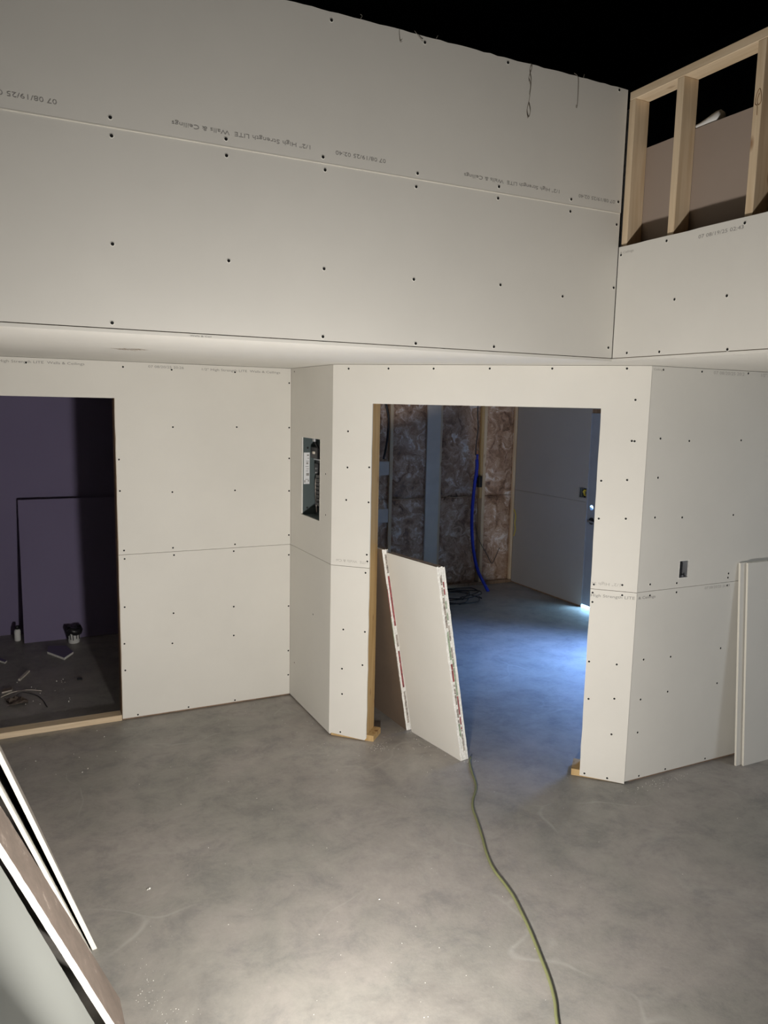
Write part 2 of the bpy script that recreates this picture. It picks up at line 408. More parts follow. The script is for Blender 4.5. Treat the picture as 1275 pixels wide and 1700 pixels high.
lettering(STAMP, (1.453, 3.080), (1.233, 3.080), .016, OA, UA, NA, sA1, True)
lettering(LINE, (2.338, 3.082), (1.827, 3.082), .016, OA, UA, NA, sA1, True)
lettering(STAMP, (2.669, 3.080), (2.450, 3.080), .016, OA, UA, NA, sA1, True)
# torn paper threads hanging over the top edge
for i, pts in enumerate([
    [(2.146, 3.585), (2.150, 3.56), (2.138, 3.52), (2.147, 3.49), (2.144, 3.455)],
    [(2.150, 3.583), (2.140, 3.55), (2.151, 3.51), (2.146, 3.45), (2.143, 3.42), (2.134, 3.385), (2.142, 3.355)],
    [(2.143, 3.42), (2.152, 3.385), (2.146, 3.36), (2.136, 3.37)],
    [(2.385, 3.590), (2.400, 3.583), (2.409, 3.57), (2.410, 3.52), (2.411, 3.452), (2.402, 3.450)],
    [(1.500, 3.583), (1.499, 3.56), (1.505, 3.535), (1.512, 3.537)],
    [(1.568, 3.590), (1.580, 3.578), (1.596, 3.566), (1.606, 3.558)],
    [(1.33, 3.582), (1.335, 3.592), (1.328, 3.597)], [(1.67, 3.583), (1.676, 3.595)], [(2.44, 3.582), (2.441, 3.596)]]):
    o = obj('hanging_thread', tube([(x, yA-.004-.002*(k % 2), z) for k, (x, z) in enumerate(pts)], .0011, 5, 4), 'thread', sA1)

# ------------------------------------------------------------------ wall B: half-height facing on the right with open studs above
UB, NB = Vector((0, 1, 0)), Vector((-1, 0, 0))
coreB = bx(xB+T, xB+T+.089, -1.99, yA-.003, CE+T, 2.75)
wallB = struct('wall_upper_right', coreB, 'wood')
sB = obj('drywall_sheet', prism([(-1.99, CE+T+.0035), (yA-.0012, CE+T+.0035), (yA-.0012, ZB)] + rough_line((yA-.0012, ZB), (-1.99, ZB), .06, .0012)[1:] + [(-1.99, ZB)], [], (xB, 0, 0), UB, -NB, 0, T), 'paper', wallB)
meB = screw_mesh(NB)
SCREW_B = [(2.945, 2.831), (2.662, 2.848), (2.254, 2.847), (2.592, 2.586), (2.313, 2.57), (2.865, 2.366), (2.66, 2.361), (2.289, 2.352)]
screws(SCREW_B, lambda u, z: (xB-.0004, u, z), meB, lambda u, z: sB)
OB = (xB, 0, 0)
lettering('07 08/19/25 02:43', (2.484, 2.826), (2.258, 2.826), .016, OB, UB, NB, sB, False, 'ink')
lettering('& Ceilings', (2.952, 2.836), (2.864, 2.836), .012, OB, UB, NB, sB, False, 'ink_faint')
for i, y in enumerate([2.945, 2.657, 2.252, 1.846, 1.440, 1.034, .628, .222, -.184, -.59, -.996, -1.4]):
    o = obj('wall_stud', bx(xB+T, xB+T+.089, y-.019, y+.019, 2.7502, 3.5348, bev=.002), 'wood', wallB)
    if i == 2:
        loop = [(2.262, 3.262), (2.238, 3.30), (2.229, 3.352), (2.241, 3.36), (2.252, 3.32), (2.247, 3.285), (2.228, 3.296), (2.224, 3.33)]
        obj('pencil_scribble', tube([(xB+T-.0008, a, z) for a, z in [(2.250, 3.255), (2.252, 3.29), (2.262, 3.30), (2.258, 3.335), (2.246, 3.352), (2.238, 3.33), (2.236, 3.30), (2.248, 3.292), (2.254, 3.31), (2.246, 3.335)]], .0012, 5, 4), 'ink_brown', o)
obj('top_plate', bx(xB+T, xB+T+.089, -1.9, yA, 3.535, 3.573, bev=.002), 'wood_y', wallB)
# board on the far side of the open studs, its brown back paper facing us
obj('drywall_sheet', prism([(-1.9, 2.752), (yA+.09, 2.752), (yA+.09, 3.331)] + rough_line((yA+.09, 3.331), (-1.9, 3.331), .07, .0012)[1:] + [(-1.9, 3.331)], [], (xB+T+.0895, 0, 0), UB, -NB, 0, T), 'back_paper_clean', wallB)
# white folded plastic lying over the low wall
bm = bmesh.new()
prof = [(3.70, 3.737), (3.72, 3.752), (3.69, 3.768)]
P = []
for i in range(9):
    t = i/8; y = 2.530 + .19*t; h = .052*(1-.66*t)+.004*math.sin(9*t); P.append((y, h))
rows = []
for y, h in P:
    rows.append([bm.verts.new((2.822+dx, y, 3.3325+dz)) for dx, dz in [(0, .0), (-.008, .003+h*.25), (.001, h*.72), (.018, h), (.045, h*.85), (.06, .0)]])
for a, b_ in zip(rows, rows[1:]):
    for k in range(5): bm.faces.new([a[k], a[k+1], b_[k+1], b_[k]])
    bm.faces.new([a[5], a[0], b_[0], b_[5]])
bm.faces.new(rows[0][::-1]); bm.faces.new(rows[-1])
bmesh.ops.recalc_face_normals(bm, faces=bm.faces)
tag(obj('folded_sheeting', bm, 'white', smooth=True), 'small pale grey folded bundle lying on the brown board behind the open studs', 'sheeting')

# ------------------------------------------------------------------ wall C: lower left wall with the dark doorway
OC = (0, yC, 0); XO0, XO1, ZO = -.36, .655, 2.1015
UCc, NC = Vector((1, 0, 0)), Vector((0, -1, 0))
coreC = prism([(-1.6, .0), (XO0, .0), (XO0, ZO+.002), (XO1-.003, ZO+.002), (XO1-.003, .0), (xD, .0), (xD, CE-.001), (-1.6, CE-.001)], [], OC, UCc, -NC, T, T+.089)
wallC = struct('wall_left_lower', coreC, 'wood_shaded')
cu = rough_line((XO1, ZS+.0012), (XO1, ZO), .07, .0015)
sC1 = obj('drywall_sheet', prism([(XO1, ZS+.0012), (xD-.001, ZS+.0012), (xD-.001, CE-.002), (-.555, CE-.002), (-.555, ZS+.0012), (XO0, ZS+.0012), (XO0, ZO), (XO1, ZO)] + rough_line((XO1, ZO), (XO1, ZS+.0012), .08, .002)[1:], [], OC, UCc, -NC, 0, T), 'paper', wallC)
sC2 = obj('drywall_sheet', prism([(XO1, .012), (xD-.001, .012), (xD-.001, ZS-.0012)] + rough_line((xD-.001, ZS-.0012), (XO1, ZS-.0012), .5, .0003)[1:] + rough_line((XO1, ZS-.0012), (XO1, .012), .08, .0025), [], OC, UCc, -NC, 0, T), 'paper', wallC)
obj('drywall_sheet', prism([(-.555, .012), (XO0, .012), (XO0, ZS-.0012), (-.555, ZS-.0012)], [], OC, UCc, -NC, 0, T), 'paper', wallC)
obj('bottom_plate', bx(XO0+.001, XO1-.004, yC+.002, yC+.091, 0, .038, bev=.0015), 'wood_x', wallC)
SCREW_C = [(0.163, 2.298), (0.71, 2.295), (1.007, 2.289), (1.419, 2.289), (1.797, 2.23), (1.009, 1.925), (1.429, 1.928), (1.798, 1.927), (0.672, 1.72), (0.673, 1.521), (0.999, 1.504), (1.415, 1.503), (1.799, 1.715), (1.799, 1.488), (0.689, 1.137), (0.997, 1.135), (1.413, 1.133), (1.799, 1.176), (0.691, 1.082), (1.003, 1.086), (1.404, 1.086), (1.799, 1.034), (0.684, 0.765), (0.994, 0.693), (1.402, 0.698), (1.799, 0.663), (0.677, 0.521), (0.983, 0.487), (1.401, 0.493), (1.799, 0.334), (0.678, 0.341), (0.751, 0.026), (1.084, 0.025), (1.407, 0.024), (1.799, 0.154)]
screws(SCREW_C, lambda u, z: (u, yC-.0004, z), meA, lambda u, z: sC1 if z > ZS else sC2)
lettering(LINE, (-.04, 2.296), (0.486, 2.296), .016, OC, UCc, NC, sC1)
lettering('07 08/20/25 20:26', (0.862, 2.297), (1.084, 2.297), .016, OC, UCc, NC, sC1)
lettering(LINE, (1.200, 2.293), (1.732, 2.291), .016, OC, UCc, NC, sC1)

# ------------------------------------------------------------------ wall D: short return with the breaker panel
OD = (xD, 0, 0)
PY0, PY1, PZ0, PZ1 = 4.548, 4.885, 1.352, 1.872
coreD = prism([(yE+.045, 0), (yC+.1, 0), (yC+.1, CE-.001), (yE+.045, CE-.001)], [[(PY0-.01, PZ0-.01), (PY1+.01, PZ0-.01), (PY1+.01, PZ1+.01), (PY0-.01, PZ1+.01)]], OD, UB, -NB, T, T+.1)
wallD = struct('wall_return', coreD, 'wood_shaded')
ph = [(PY0, PZ0), (PY1, PZ0), (PY1, PZ1), (PY0, PZ1)]
sD1 = obj('drywall_sheet', prism([(yE+.001, ZS+.0012), (yC-.001, ZS+.0012), (yC-.001, CE-.002), (yE+.001, CE-.002)], [ph], OD, UB, -NB, 0, T), 'paper', wallD)
sD2 = obj('drywall_sheet', prism([(yE+.001, .012), (yC-.001, .012), (yC-.001, ZS-.0012), (yE+.001, ZS-.0012)], [], OD, UB, -NB, 0, T), 'paper', wallD)
screws([(4.448, 1.663), (4.44, 1.407), (5.028, 2.306), (4.641, 0.717), (4.995, 0.275)], lambda u, z: (xD-.0004, u, z), meB, lambda u, z: sD1 if z > ZS else sD2)
# torn white rim around the cut hole
obj('cut_edge', prism([(PY0-.003, PZ0-.003), (PY1+.003, PZ0-.003), (PY1+.003, PZ1+.002), (PY0-.003, PZ1+.002)], [ph], (xD-.0006, 0, 0), UB, -NB, 0, .002), 'gypsum', sD1)

# breaker panel
pan = empty('breaker_panel', (xD+.10, (PY0+PY1)/2, PZ0))
tag(pan, 'open grey-green steel breaker panel recessed in the short side wall left of the doorway', 'electrical panel')
bm = bmesh.new(); a0, a1, b0, b1, xi, xo = PY0-.004, PY1+.004, PZ0-.004, PZ1+.004, xD+T+.001, xD+T+.094
box(bm, xo, xo+.002, a0, a1, b0, b1); box(bm, xi, xo, a0, a0+.002, b0, b1); box(bm, xi, xo, a1-.002, a1, b0, b1)
box(bm, xi, xo, a0+.002, a1-.002, b0, b0+.002); box(bm, xi, xo, a0+.002, a1-.002, b1-.002, b1)
obj('enclosure', bm, 'steel_dark', pan)
ly = a1-.0028
lab = obj('rating_label', bx(xD+.018, xD+.060, ly-.0006, ly+.0004, 1.556, 1.768), 'label', pan)
bm = bmesh.new()
for k, (z, hh, x0_, x1_) in enumerate([(1.745, .010, .040, .055), (1.728, .004, .044, .056), (1.708, .004, .034, .054), (1.690, .012, .036, .050), (1.672, .004, .030, .052), (1.656, .004, .036, .054), (1.642, .004, .034, .050), (1.612, .018, .036, .056), (1.585, .004, .030, .054), (1.566, .016, .022, .030), (1.572, .010, .048, .056)]):
    obj('label_print', bx(xD+x0_, xD+x1_, ly-.0012, ly-.0006, z, z+hh), 'ink', lab)
for z in (1.80, 1.395):
    obj('knockout', cyl((xD+.045, ly+.001, z), (xD+.045, ly-.0008, z), .007), 'plastic_black', pan)
bxp = xo-.002
yy0 = 4.70
obj('interior_plate', bx(bxp-.010, bxp, 4.66, 4.868, 1.40, 1.82, bev=.001), 'plastic_black', pan)
obj('main_breaker', bx(bxp-.050, bxp-.010, 4.735, 4.855, 1.735, 1.81, bev=.004), 'plastic_black', pan)
obj('breaker_lever', bx(bxp-.062, bxp-.050, 4.77, 4.795, 1.765, 1.782, bev=.002), 'grey_board', pan)
obj('mounting_rail', bx(bxp-.026, bxp-.010, 4.72, 4.862, 1.722, 1.729), 'galv', pan)
for k in range(8):
    z = 1.425 + k*.026
    obj('breaker', bx(bxp-.042, bxp-.010, 4.715, 4.778, z, z+.022, bev=.002), 'plastic_black', pan)
for z in (1.668, 1.640):
    obj('terminal_screw', cyl((bxp-.026, 4.792, z), (bxp-.038, 4.792, z), .006), 'galv', pan)
obj('terminal_block', bx(bxp-.026, bxp-.010, 4.785, 4.845, 1.63, 1.70, bev=.003), 'cable_grey', pan)
for k, dy in enumerate((0, .014, .026)):
    obj('wire', tube([(bxp-.014, 4.805+dy, 1.63), (bxp-.024, 4.808+dy, 1.58), (bxp-.022, 4.812+dy, 1.50), (bxp-.016, 4.815+dy, 1.42), (bxp-.014, 4.81+dy, 1.37)], .0035, 6), ['cable_grey', 'grey_board', 'cable_grey'][k], pan)
obj('cable_clamp', cyl((xD+.06, 4.80, b1-.03), (xD+.06, 4.80, b1-.004), .013), 'galv', pan)
obj('feed_cable', tube([(xD+.06, 4.80, b1-.028), (xD+.07, 4.78, 1.82), (xD+.08, 4.75, 1.79)], .007, 8), 'plastic_black', pan)

# ------------------------------------------------------------------ wall E: diagonal wall with the wide doorway
UE, NE = Vector((r2h, -r2h, 0)), Vector((-r2h, -r2h, 0)); OE = (xD, yE, 0)
LE = S*math.sqrt(2); EU0, EU1 = .249, 1.553
coreE = prism([(.02, .0), (EU0-.003, .0), (EU0-.003, ZO+.002), (EU1+.003, ZO+.002), (EU1+.003, .0), (LE-.01, .0), (LE-.01, CE-.001), (.02, CE-.001)], [], OE, UE, -NE, T, T+.140)
wallE = struct('wall_diagonal', coreE, 'wood_gold')
sE1 = obj('drywall_sheet', prism([(-.004, ZS+.0012), (EU0, ZS+.0012)] + rough_line((EU0, ZS+.0012), (EU0, ZO), .09, .0012)[1:] + [(EU0, ZO), (EU1, ZO)] + rough_line((EU1, ZO), (EU1, ZS+.0012), .09, .0012)[1:] + [(EU1, ZS+.0012), (LE+.006, ZS+.0012), (LE+.006, CE-.002), (-.004, CE-.002)], [], OE, UE, -NE, 0, T), 'paper', wallE)
sE2 = obj('drywall_sheet', prism([(-.004, .022), (EU0-.012, .006)] + rough_line((EU0, .02), (EU0, ZS-.0014), .09, .0018) + [(EU0, ZS-.0014), (-.004, ZS-.0014)], [], OE, UE, -NE, 0, T), 'paper', wallE)
sE3 = obj('drywall_sheet', prism([(EU1, .012), (LE+.006, .004), (LE+.006, ZS-.0014), (EU1, ZS-.0014)] + rough_line((EU1, ZS-.0014), (EU1, .012), .09, .0018)[1:], [], OE, UE, -NE, 0, T), 'paper', wallE)
def PE(u, z, d): return Vector(OE) + UE*u + Vector((0, 0, z)) - NE*d
for (u0, u1) in ((.004, .292), (1.505, LE-.03)):
    c = [PE(u0, 0, .003), PE(u1, 0, .003), PE(u1, .038, .003), PE(u0, .038, .003), PE(u0, 0, .155), PE(u1, 0, .155), PE(u1, .038, .155), PE(u0, .038, .155)]
    for q in (0, 3): c[q] = PE(u0, 0 if q == 0 else .038, .0135)
    c[1], c[2] = PE(u1, 0, .0135), PE(u1, .038, .0135)
    obj('bottom_plate', hexa(c), 'wood_gold', wallE)
meE = screw_mesh(NE)
SCREW_E = [(0.095, 2.304), (0.344, 2.306), (0.616, 2.307), (0.94, 2.309), (1.284, 2.311), (1.673, 2.313), (0.097, 1.934), (0.097, 1.717), (0.092, 1.519), (0.236, 1.724), (0.236, 1.513), (0.235, 1.151), (0.231, 1.192), (0.225, 1.079), (0.085, 0.707), (0.228, 0.708), (0.216, 0.494), (0.08, 0.453), (0.083, 0.288), (0.075, 0.035), (1.726, 2.15), (1.721, 1.933), (1.735, 1.932), (1.710, 1.723), (1.576, 1.712), (1.716, 1.513), (1.575, 1.504), (1.570, 1.135), (1.72, 1.146), (1.566, 1.088), (1.723, 1.089), (1.568, 1.035), (1.569, 0.692), (1.718, 0.694), (1.578, 0.474), (1.717, 0.495), (1.714, 0.285), (1.58, 0.028), (1.706, 0.022)]
screws(SCREW_E, lambda u, z: PE(u, z, -.0004), meE, lambda u, z: sE1 if z > ZS else (sE2 if u < 1 else sE3))
lettering('LITE  Walls & Cei', (.236, 1.150), (.03, 1.150), .017, OE, UE, NE, sE1, True, 'ink_faint')
lettering('1/2" High St', (1.711, 1.152), (1.558, 1.148), .017, OE, UE, NE, sE1, True, 'ink_faint')
lettering('High Strength LITE', (1.557, 1.066), (1.790, 1.070), .017, OE, UE, NE, sE3, False, 'ink')

# ------------------------------------------------------------------ wall F: right-hand lower wall
OF = (0, yF, 0)
bh = [(3.396, 1.166), (3.464, 1.166), (3.464, 1.262), (3.396, 1.262)]
coreF = prism([(x3+.06, 0), (6.99, 0), (6.99, CE-.001), (x3+.06, CE-.001)], [[(3.385, 1.155), (3.475, 1.155), (3.475, 1.273), (3.385, 1.273)]], OF, UA, -NA, T, T+.089)
wallF = struct('wall_right_lower', coreF, 'wood_shaded')
sF1 = obj('drywall_sheet', prism([(x3+.003, ZS+.0012), (6.99, ZS+.0012), (6.99, CE-.002), (x3+.003, CE-.002)], [bh], OF, UA, -NA, 0, T), 'paper', wallF)
sF2 = obj('drywall_sheet', prism([(x3+.003, .014), (6.99, .018), (6.99, ZS-.0012), (x3+.003, ZS-.0012)], [], OF, UA, -NA, 0, T), 'paper', wallF)
SCREW_F = [(3.167, 2.311), (3.453, 2.312), (3.82, 2.316), (3.18, 1.948), (3.396, 1.935), (3.807, 1.938), (3.182, 1.737), (3.18, 1.52), (3.385, 1.511), (3.794, 1.507), (3.179, 1.148), (3.381, 1.138), (3.183, 1.085), (3.384, 1.085), (3.795, 1.161), (3.793, 1.136), (3.792, 1.09), (3.169, 0.72), (3.376, 0.71), (3.781, 0.71), (3.167, 0.488), (3.373, 0.503), (3.775, 0.495), (3.162, 0.294), (3.195, 0.028), (3.4, 0.028), (3.726, 0.030)]
screws(SCREW_F, lambda u, z: (u, yF-.0004, z), meA, lambda u, z: sF1 if z > ZS else sF2)
lettering('& Ceilings', (3.10, 1.070), (3.226, 1.070), .016, OF, UA, NA, sF2, False, 'ink')
lettering('07 08/20/25 20:29', (3.609, 1.082), (3.815, 1.082), .016, OF, UA, NA, sF2, False, 'ink_faint')
lettering('Ceilings', (3.10, 2.306), (3.17, 2.306), .012, OF, UA, NA, sF1, False, 'ink_faint')
lettering('07 08/20/25 20:2', (3.545, 2.302), (3.790, 2.302), .018, OF, UA, NA, sF1, False, 'ink_faint')
lettering(LINE, (3.93, 2.302), (4.45, 2.302), .018, OF, UA, NA, sF1, False, 'ink_faint')
obj('cut_edge', prism([(3.392, 1.162), (3.467, 1.162), (3.467, 1.266), (3.392, 1.266)], [bh], (0, yF-.0006, 0), UA, -NA, 0, .002), 'gypsum', sF1)

def device_box(name, origin, U, N, w_, h_, depth, label, mat):
    root = empty(name, origin); tag(root, label, 'electrical box')
    O = Vector(origin); U, N = Vector(U), Vector(N)
    def P_(u, z, d): return O + U*u + Vector((0, 0, z)) - N*d
    bm = bmesh.new(); t = .0018
    def slab(u0, u1, z0, z1, d0, d1):
        q = hexa([P_(u0, z0, d0), P_(u1, z0, d0), P_(u1, z1, d0), P_(u0, z1, d0), P_(u0, z0, d1), P_(u1, z0, d1), P_(u1, z1, d1), P_(u0, z1, d1)])
        me = bpy.data.meshes.new('q'); q.to_mesh(me); q.free(); bm.from_mesh(me); bpy.data.meshes.remove(me)
    h = w_/2
    slab(-h, h, 0, h_, depth-t, depth); slab(-h, -h+t, 0, h_, 0, depth); slab(h-t, h, 0, h_, 0, depth)
    slab(-h, h, 0, t, 0, depth); slab(-h, h, h_-t, h_, 0, depth)
    obj('metal_box', bm, mat, root)
    for z in (.008, h_-.008):
        obj('mounting_tab', cyl(P_(0, z, .004), P_(0, z, .001), .006), 'galv', root)
    return root, P_
rt, P_ = device_box('outlet_box', (3.430, yF+.004, 1.166), UA, NA, .066, .096, .055, 'galvanised electrical box set in the right wall just above its horizontal joint', 'galv')
obj('cable_clamp', cyl(P_(-.010, .018, .05), P_(-.010, .022, .02), .010), 'plastic_black', rt)
obj('cable', tube([P_(-.008, .088, .045), P_(-.024, .075, .02), P_(-.026, .05, .01), P_(-.026, .025, .016), P_(-.015, .016, .04)], .0042, 8), 'white', rt)
obj('cable', tube([P_(-.004, .090, .05), P_(-.018, .08, .03), P_(-.018, .05, .03), P_(-.008, .016, .045)], .0035, 8), 'plastic_black', rt)

# ------------------------------------------------------------------ back room
wallP = struct('wall_partition', bx(xD+.115, xD+.244, 4.34+.12, YH, 0, CE-.001), 'paper_dark')
# right wall with entry door
coreG = prism([(yF+.12, .0), (3.85, .0), (3.85, 0.8), (3.85, 2.2), (4.85, 2.2), (4.85, .8), (3.86, .8), (3.86, .0), (5.335, .0), (5.335, 2.06), (6.275, 2.06), (6.275, .0), (YH+.11, .0), (YH+.11, CE-.001), (yF+.12, CE-.001)], [[(6.277, 1.172), (6.386, 1.172), (6.386, 1.277), (6.277, 1.277)]], (XG, 0, 0), UB, -NB, T, T+.12)
wallG = struct('wall_entry', coreG, 'wood_shaded')
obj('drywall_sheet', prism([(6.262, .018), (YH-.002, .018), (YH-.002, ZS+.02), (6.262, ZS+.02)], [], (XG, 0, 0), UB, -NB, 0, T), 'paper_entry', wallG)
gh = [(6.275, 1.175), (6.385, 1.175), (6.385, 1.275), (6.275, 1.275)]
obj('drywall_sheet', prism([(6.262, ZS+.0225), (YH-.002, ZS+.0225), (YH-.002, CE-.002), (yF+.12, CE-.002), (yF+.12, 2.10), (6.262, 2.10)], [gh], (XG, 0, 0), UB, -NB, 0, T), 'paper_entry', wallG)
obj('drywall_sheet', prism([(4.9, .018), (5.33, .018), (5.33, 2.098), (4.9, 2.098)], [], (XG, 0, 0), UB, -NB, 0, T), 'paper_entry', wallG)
sw, P_ = device_box('switch_box', (XG+.004, 6.330, 1.175), (0, 1, 0), (-1, 0, 0), .104, .098, .05, 'metal switch box with coiled yellow cable beside the grey entry door', 'steel_dark')
coil = [P_(-.012+.026*math.cos(t*.7), .049+.03*math.sin(t*.7), .012+.0012*t) for t in range(0, 22)]
obj('coiled_cable', tube(coil, .0055, 8, 3), 'cable_yellow', sw)
obj('cover_bracket', bx(XG-.001, XG+.003, 6.348, 6.353, 1.18, 1.27), 'galv', sw)
obj('plaster_ring', prism([(6.270, 1.170), (6.390, 1.170), (6.390, 1.280), (6.270, 1.280)], [[(6.277, 1.177), (6.383, 1.177), (6.383, 1.273), (6.277, 1.273)]], (XG-.0015, 0, 0), UB, -NB, 0, .0012), 'galv', sw)
door = empty('door_1', (XG+.045, 5.80, 0)); door['kind'] = 'structure'
N8 = 16
hole = [(6.196+.027*math.cos(-2*math.pi*k/N8), 1.080+.027*math.sin(-2*math.pi*k/N8)) for k in range(N8)]
slab = obj('door_slab', prism([(5.345, .034), (6.258, .034), (6.258, 2.05), (5.345, 2.05)], [hole], (XG+.012, 0, 0), UB, -NB, 0, .044), 'door', door)
jm = bmesh.new(); box(jm, XG+.002, XG+.13, 6.2595, 6.2745, .0, 2.058); box(jm, XG+.002, XG+.13, 5.3355, 5.3440, .0, 2.058); box(jm, XG+.002, XG+.13, 5.3441, 6.2594, 2.0505, 2.058)
obj('door_frame', jm, 'door', door)
hd = obj('door_handle', cyl((XG+.012, 6.180, .942), (XG+.001, 6.180, .942), .036, 20), 'plastic_black', door)
obj('handle_neck', cyl((XG+.002, 6.180, .942), (XG-.038, 6.180, .942), .010, 12), 'plastic_black', hd)
obj('lever', tube([(XG-.036, 6.190, .942), (XG-.040, 6.160, .944), (XG-.040, 6.11, .940), (XG-.036, 6.065, .934)], lambda t: .012-.003*t, 8), 'galv', hd)
# ceiling end and back wall with insulation
wallH = struct('wall_insulated', bx(xD+.22, XG+T-.001, YH+.092, YH+.11, 0, CE-.001), 'wood_shaded')
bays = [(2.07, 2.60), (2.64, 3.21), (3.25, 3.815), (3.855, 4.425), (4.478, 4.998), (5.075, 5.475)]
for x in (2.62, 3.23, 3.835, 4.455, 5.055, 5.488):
    obj('wall_stud', bx(x-.019, x+.019 if x < 5.4 else XG-.002, YH, YH+.089, .039, CE-.002, bev=.0015), 'wood_shaded' if x < 3.5 else 'wood', wallH)
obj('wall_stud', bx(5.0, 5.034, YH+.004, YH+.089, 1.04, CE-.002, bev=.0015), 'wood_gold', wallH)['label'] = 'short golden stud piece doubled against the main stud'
obj('bottom_plate', bx(2.04, XG-.002, YH, YH+.089, 0, .038, bev=.0015), 'wood_shaded', wallH)
obj('pale_board', bx(4.262, 4.432, YH-.030, YH-.002, .02, CE-.004, bev=.0015), 'grey_board', wallH)['label'] = 'wide pale grey upright board'
for z in (1.34, .82):
    obj('blocking', bx(3.24, 3.790, YH-.04, YH-.003, z, z+.15, bev=.0015), 'grey_board', wallH)
def batt(x0, x1, z0, z1, seed):
    rnd = random.Random(seed); bm = bmesh.new(); nx, nz = 12, max(4, int((z1-z0)/.045)); g = []
    ph_ = [rnd.uniform(0, 6.28) for _ in range(8)]
    for j in range(nz+1):
        row = []
        for i in range(nx+1):
            u, v_ = i/nx, j/nz; x, z = x0+(x1-x0)*u, z0+(z1-z0)*v_
            e = min(1, 6*u, 6*(1-u))*min(1, 8*v_+.2, 8*(1-v_)+.2)
            d_ = .028*e + .010*math.sin(11*x+ph_[0]+3*math.sin(4*z+ph_[1])) + .008*math.sin(17*z+ph_[2]+2*math.sin(9*x+ph_[3])) + rnd.uniform(-.006, .006)
            row.append(bm.verts.new((x, YH+.045-max(-.02, d_)*e-.012, z)))
        g.append(row)
    for j in range(nz):
        for i in range(nx): bm.faces.new([g[j][i], g[j][i+1], g[j+1][i+1], g[j+1][i]])
    rim = [g[0][i] for i in range(nx+1)] + [g[j][nx] for j in range(1, nz+1)] + [g[nz][i] for i in range(nx-1, -1, -1)] + [g[j][0] for j in range(nz-1, 0, -1)]
    bk = [bm.verts.new((v.co.x, YH+.0915, v.co.z)) for v in rim]
    for i in range(len(rim)):
        j = (i+1) % len(rim); bm.faces.new([rim[i], bk[i], bk[j], rim[j]])
    bm.faces.new(bk)
    bmesh.ops.recalc_face_normals(bm, faces=bm.faces)
    return bm
for k, (a, b_) in enumerate(bays):
    obj('insulation_batt', batt(a+.003, b_-.003, .040, 1.062, k), 'wool', wallH, smooth=True)
    obj('insulation_batt', batt(a+.003, b_-.003, 1.068, CE-.004, k+20), 'wool', wallH, smooth=True)
for a, b_ in ((3.86, 4.25), (4.55, 4.83)):
    obj('insulation_tie', tube([(a, YH+.002, 1.070), ((a+b_)/2, YH-.002, 1.064), (b_, YH+.002, 1.068)], .0028, 5), 'wood', wallH)
# blue water pipe
pipe = empty('blue_water_pipe', (5.05, 7.30, 0))
tag(pipe, 'bright blue plastic water pipe curving from the studs down to the floor', 'pipe')
obj('pipe_run', tube([(4.905, 7.47, 1.50), (4.902, 7.46, 1.40), (4.878, 7.455, 1.22), (4.855, 7.445, 1.00), (4.845, 7.435, .80), (4.850, 7.42, .60), (4.872, 7.40, .40), (4.905, 7.36, .22), (4.945, 7.28, .08), (4.965, 7.22, -.0)], .019, 12), 'blue_pipe', pipe)
obj('pipe_run', tube([(4.912, 7.475, 1.56), (4.912, 7.47, 1.42), (4.905, 7.46, 1.30)], .014, 10), 'blue_pipe', pipe)
obj('pipe_clamp', bx(4.885, 4.955, 7.478, 7.500, 1.245, 1.262), 'plastic_black', pipe)
obj('pipe_clamp', bx(4.93, 4.972, 7.440, 7.500, 1.18, 1.31, bev=.004), 'plastic_black', pipe)
obj('copper_fitting', cyl((4.912, 7.475, 1.555), (4.912, 7.475, 1.60), .012, 12), 'brass_copper', pipe)
obj('copper_fitting', cyl((4.93, 7.475, 1.50), (4.93, 7.475, 1.54), .010, 12), 'brass_copper', pipe)
tag(obj('hanging_cable', tube([(4.893, 7.46, 2.32), (4.885, 7.46, 2.05), (4.896, 7.455, 1.85), (4.880, 7.458, 1.68), (4.885, 7.47, 1.55)], .006, 8), 'cable_grey'), 'thin black cable hanging straight down the insulation to the blue pipe', 'cable')
tag(obj('looping_wire', tube([(4.905, 7.47, 1.05), (4.90, 7.46, .85), (4.925, 7.45, .66), (4.99, 7.455, .52), (5.07, 7.45, .40), (5.16, 7.46, .27), (5.21, 7.465, .33), (5.27, 7.47, .45)], .0035, 6), 'cable_grey'), 'thin dark wire sagging across the stud right of the blue pipe', 'wire')
tag(obj('looping_wire', tube([(5.46, 7.47, .90), (5.475, 7.455, .82), (5.462, 7.45, .74), (5.478, 7.455, .66), (5.47, 7.47, .58)], .006, 6), 'cable_yellow'), 'short yellow cable end on the last stud beside the grey wall', 'wire')
tag(obj('hanging_cable', tube([(3.70, 7.45, 2.15), (3.745, 7.44, 1.95), (3.735, 7.45, 1.70), (3.70, 7.45, 1.52)], .012, 8), 'plastic_black'), 'thick black cable curving behind the left jamb above the blocking', 'cable')
# tangle of dark cables on the floor at the foot of the insulation
for k in range(6):
    rnd = random.Random(k+40); pts = []
    cx, cy = 4.35+.12*rnd.uniform(-1, 1), 7.10+.1*rnd.uniform(-1, 1)
    for i in range(14):
        t = i/13*(5.5+rnd.uniform(-1, 1)); rx = .34+.10*math.sin(2.1*t+k); ry = .22+.06*math.cos(1.7*t+k)
        pts.append((cx+rx*math.cos(t+k), min(7.44, cy+ry*math.sin(t+k)), .008+.012*k+.006*abs(math.sin(3*t))))
    tag(obj('coiled_floor_cable', tube(pts, .0065, 6, 5), 'cable_grey'), 'one of the dark loose cables tangled on the floor below the insulation', 'cable', 'dark cables tangled on the back room floor')

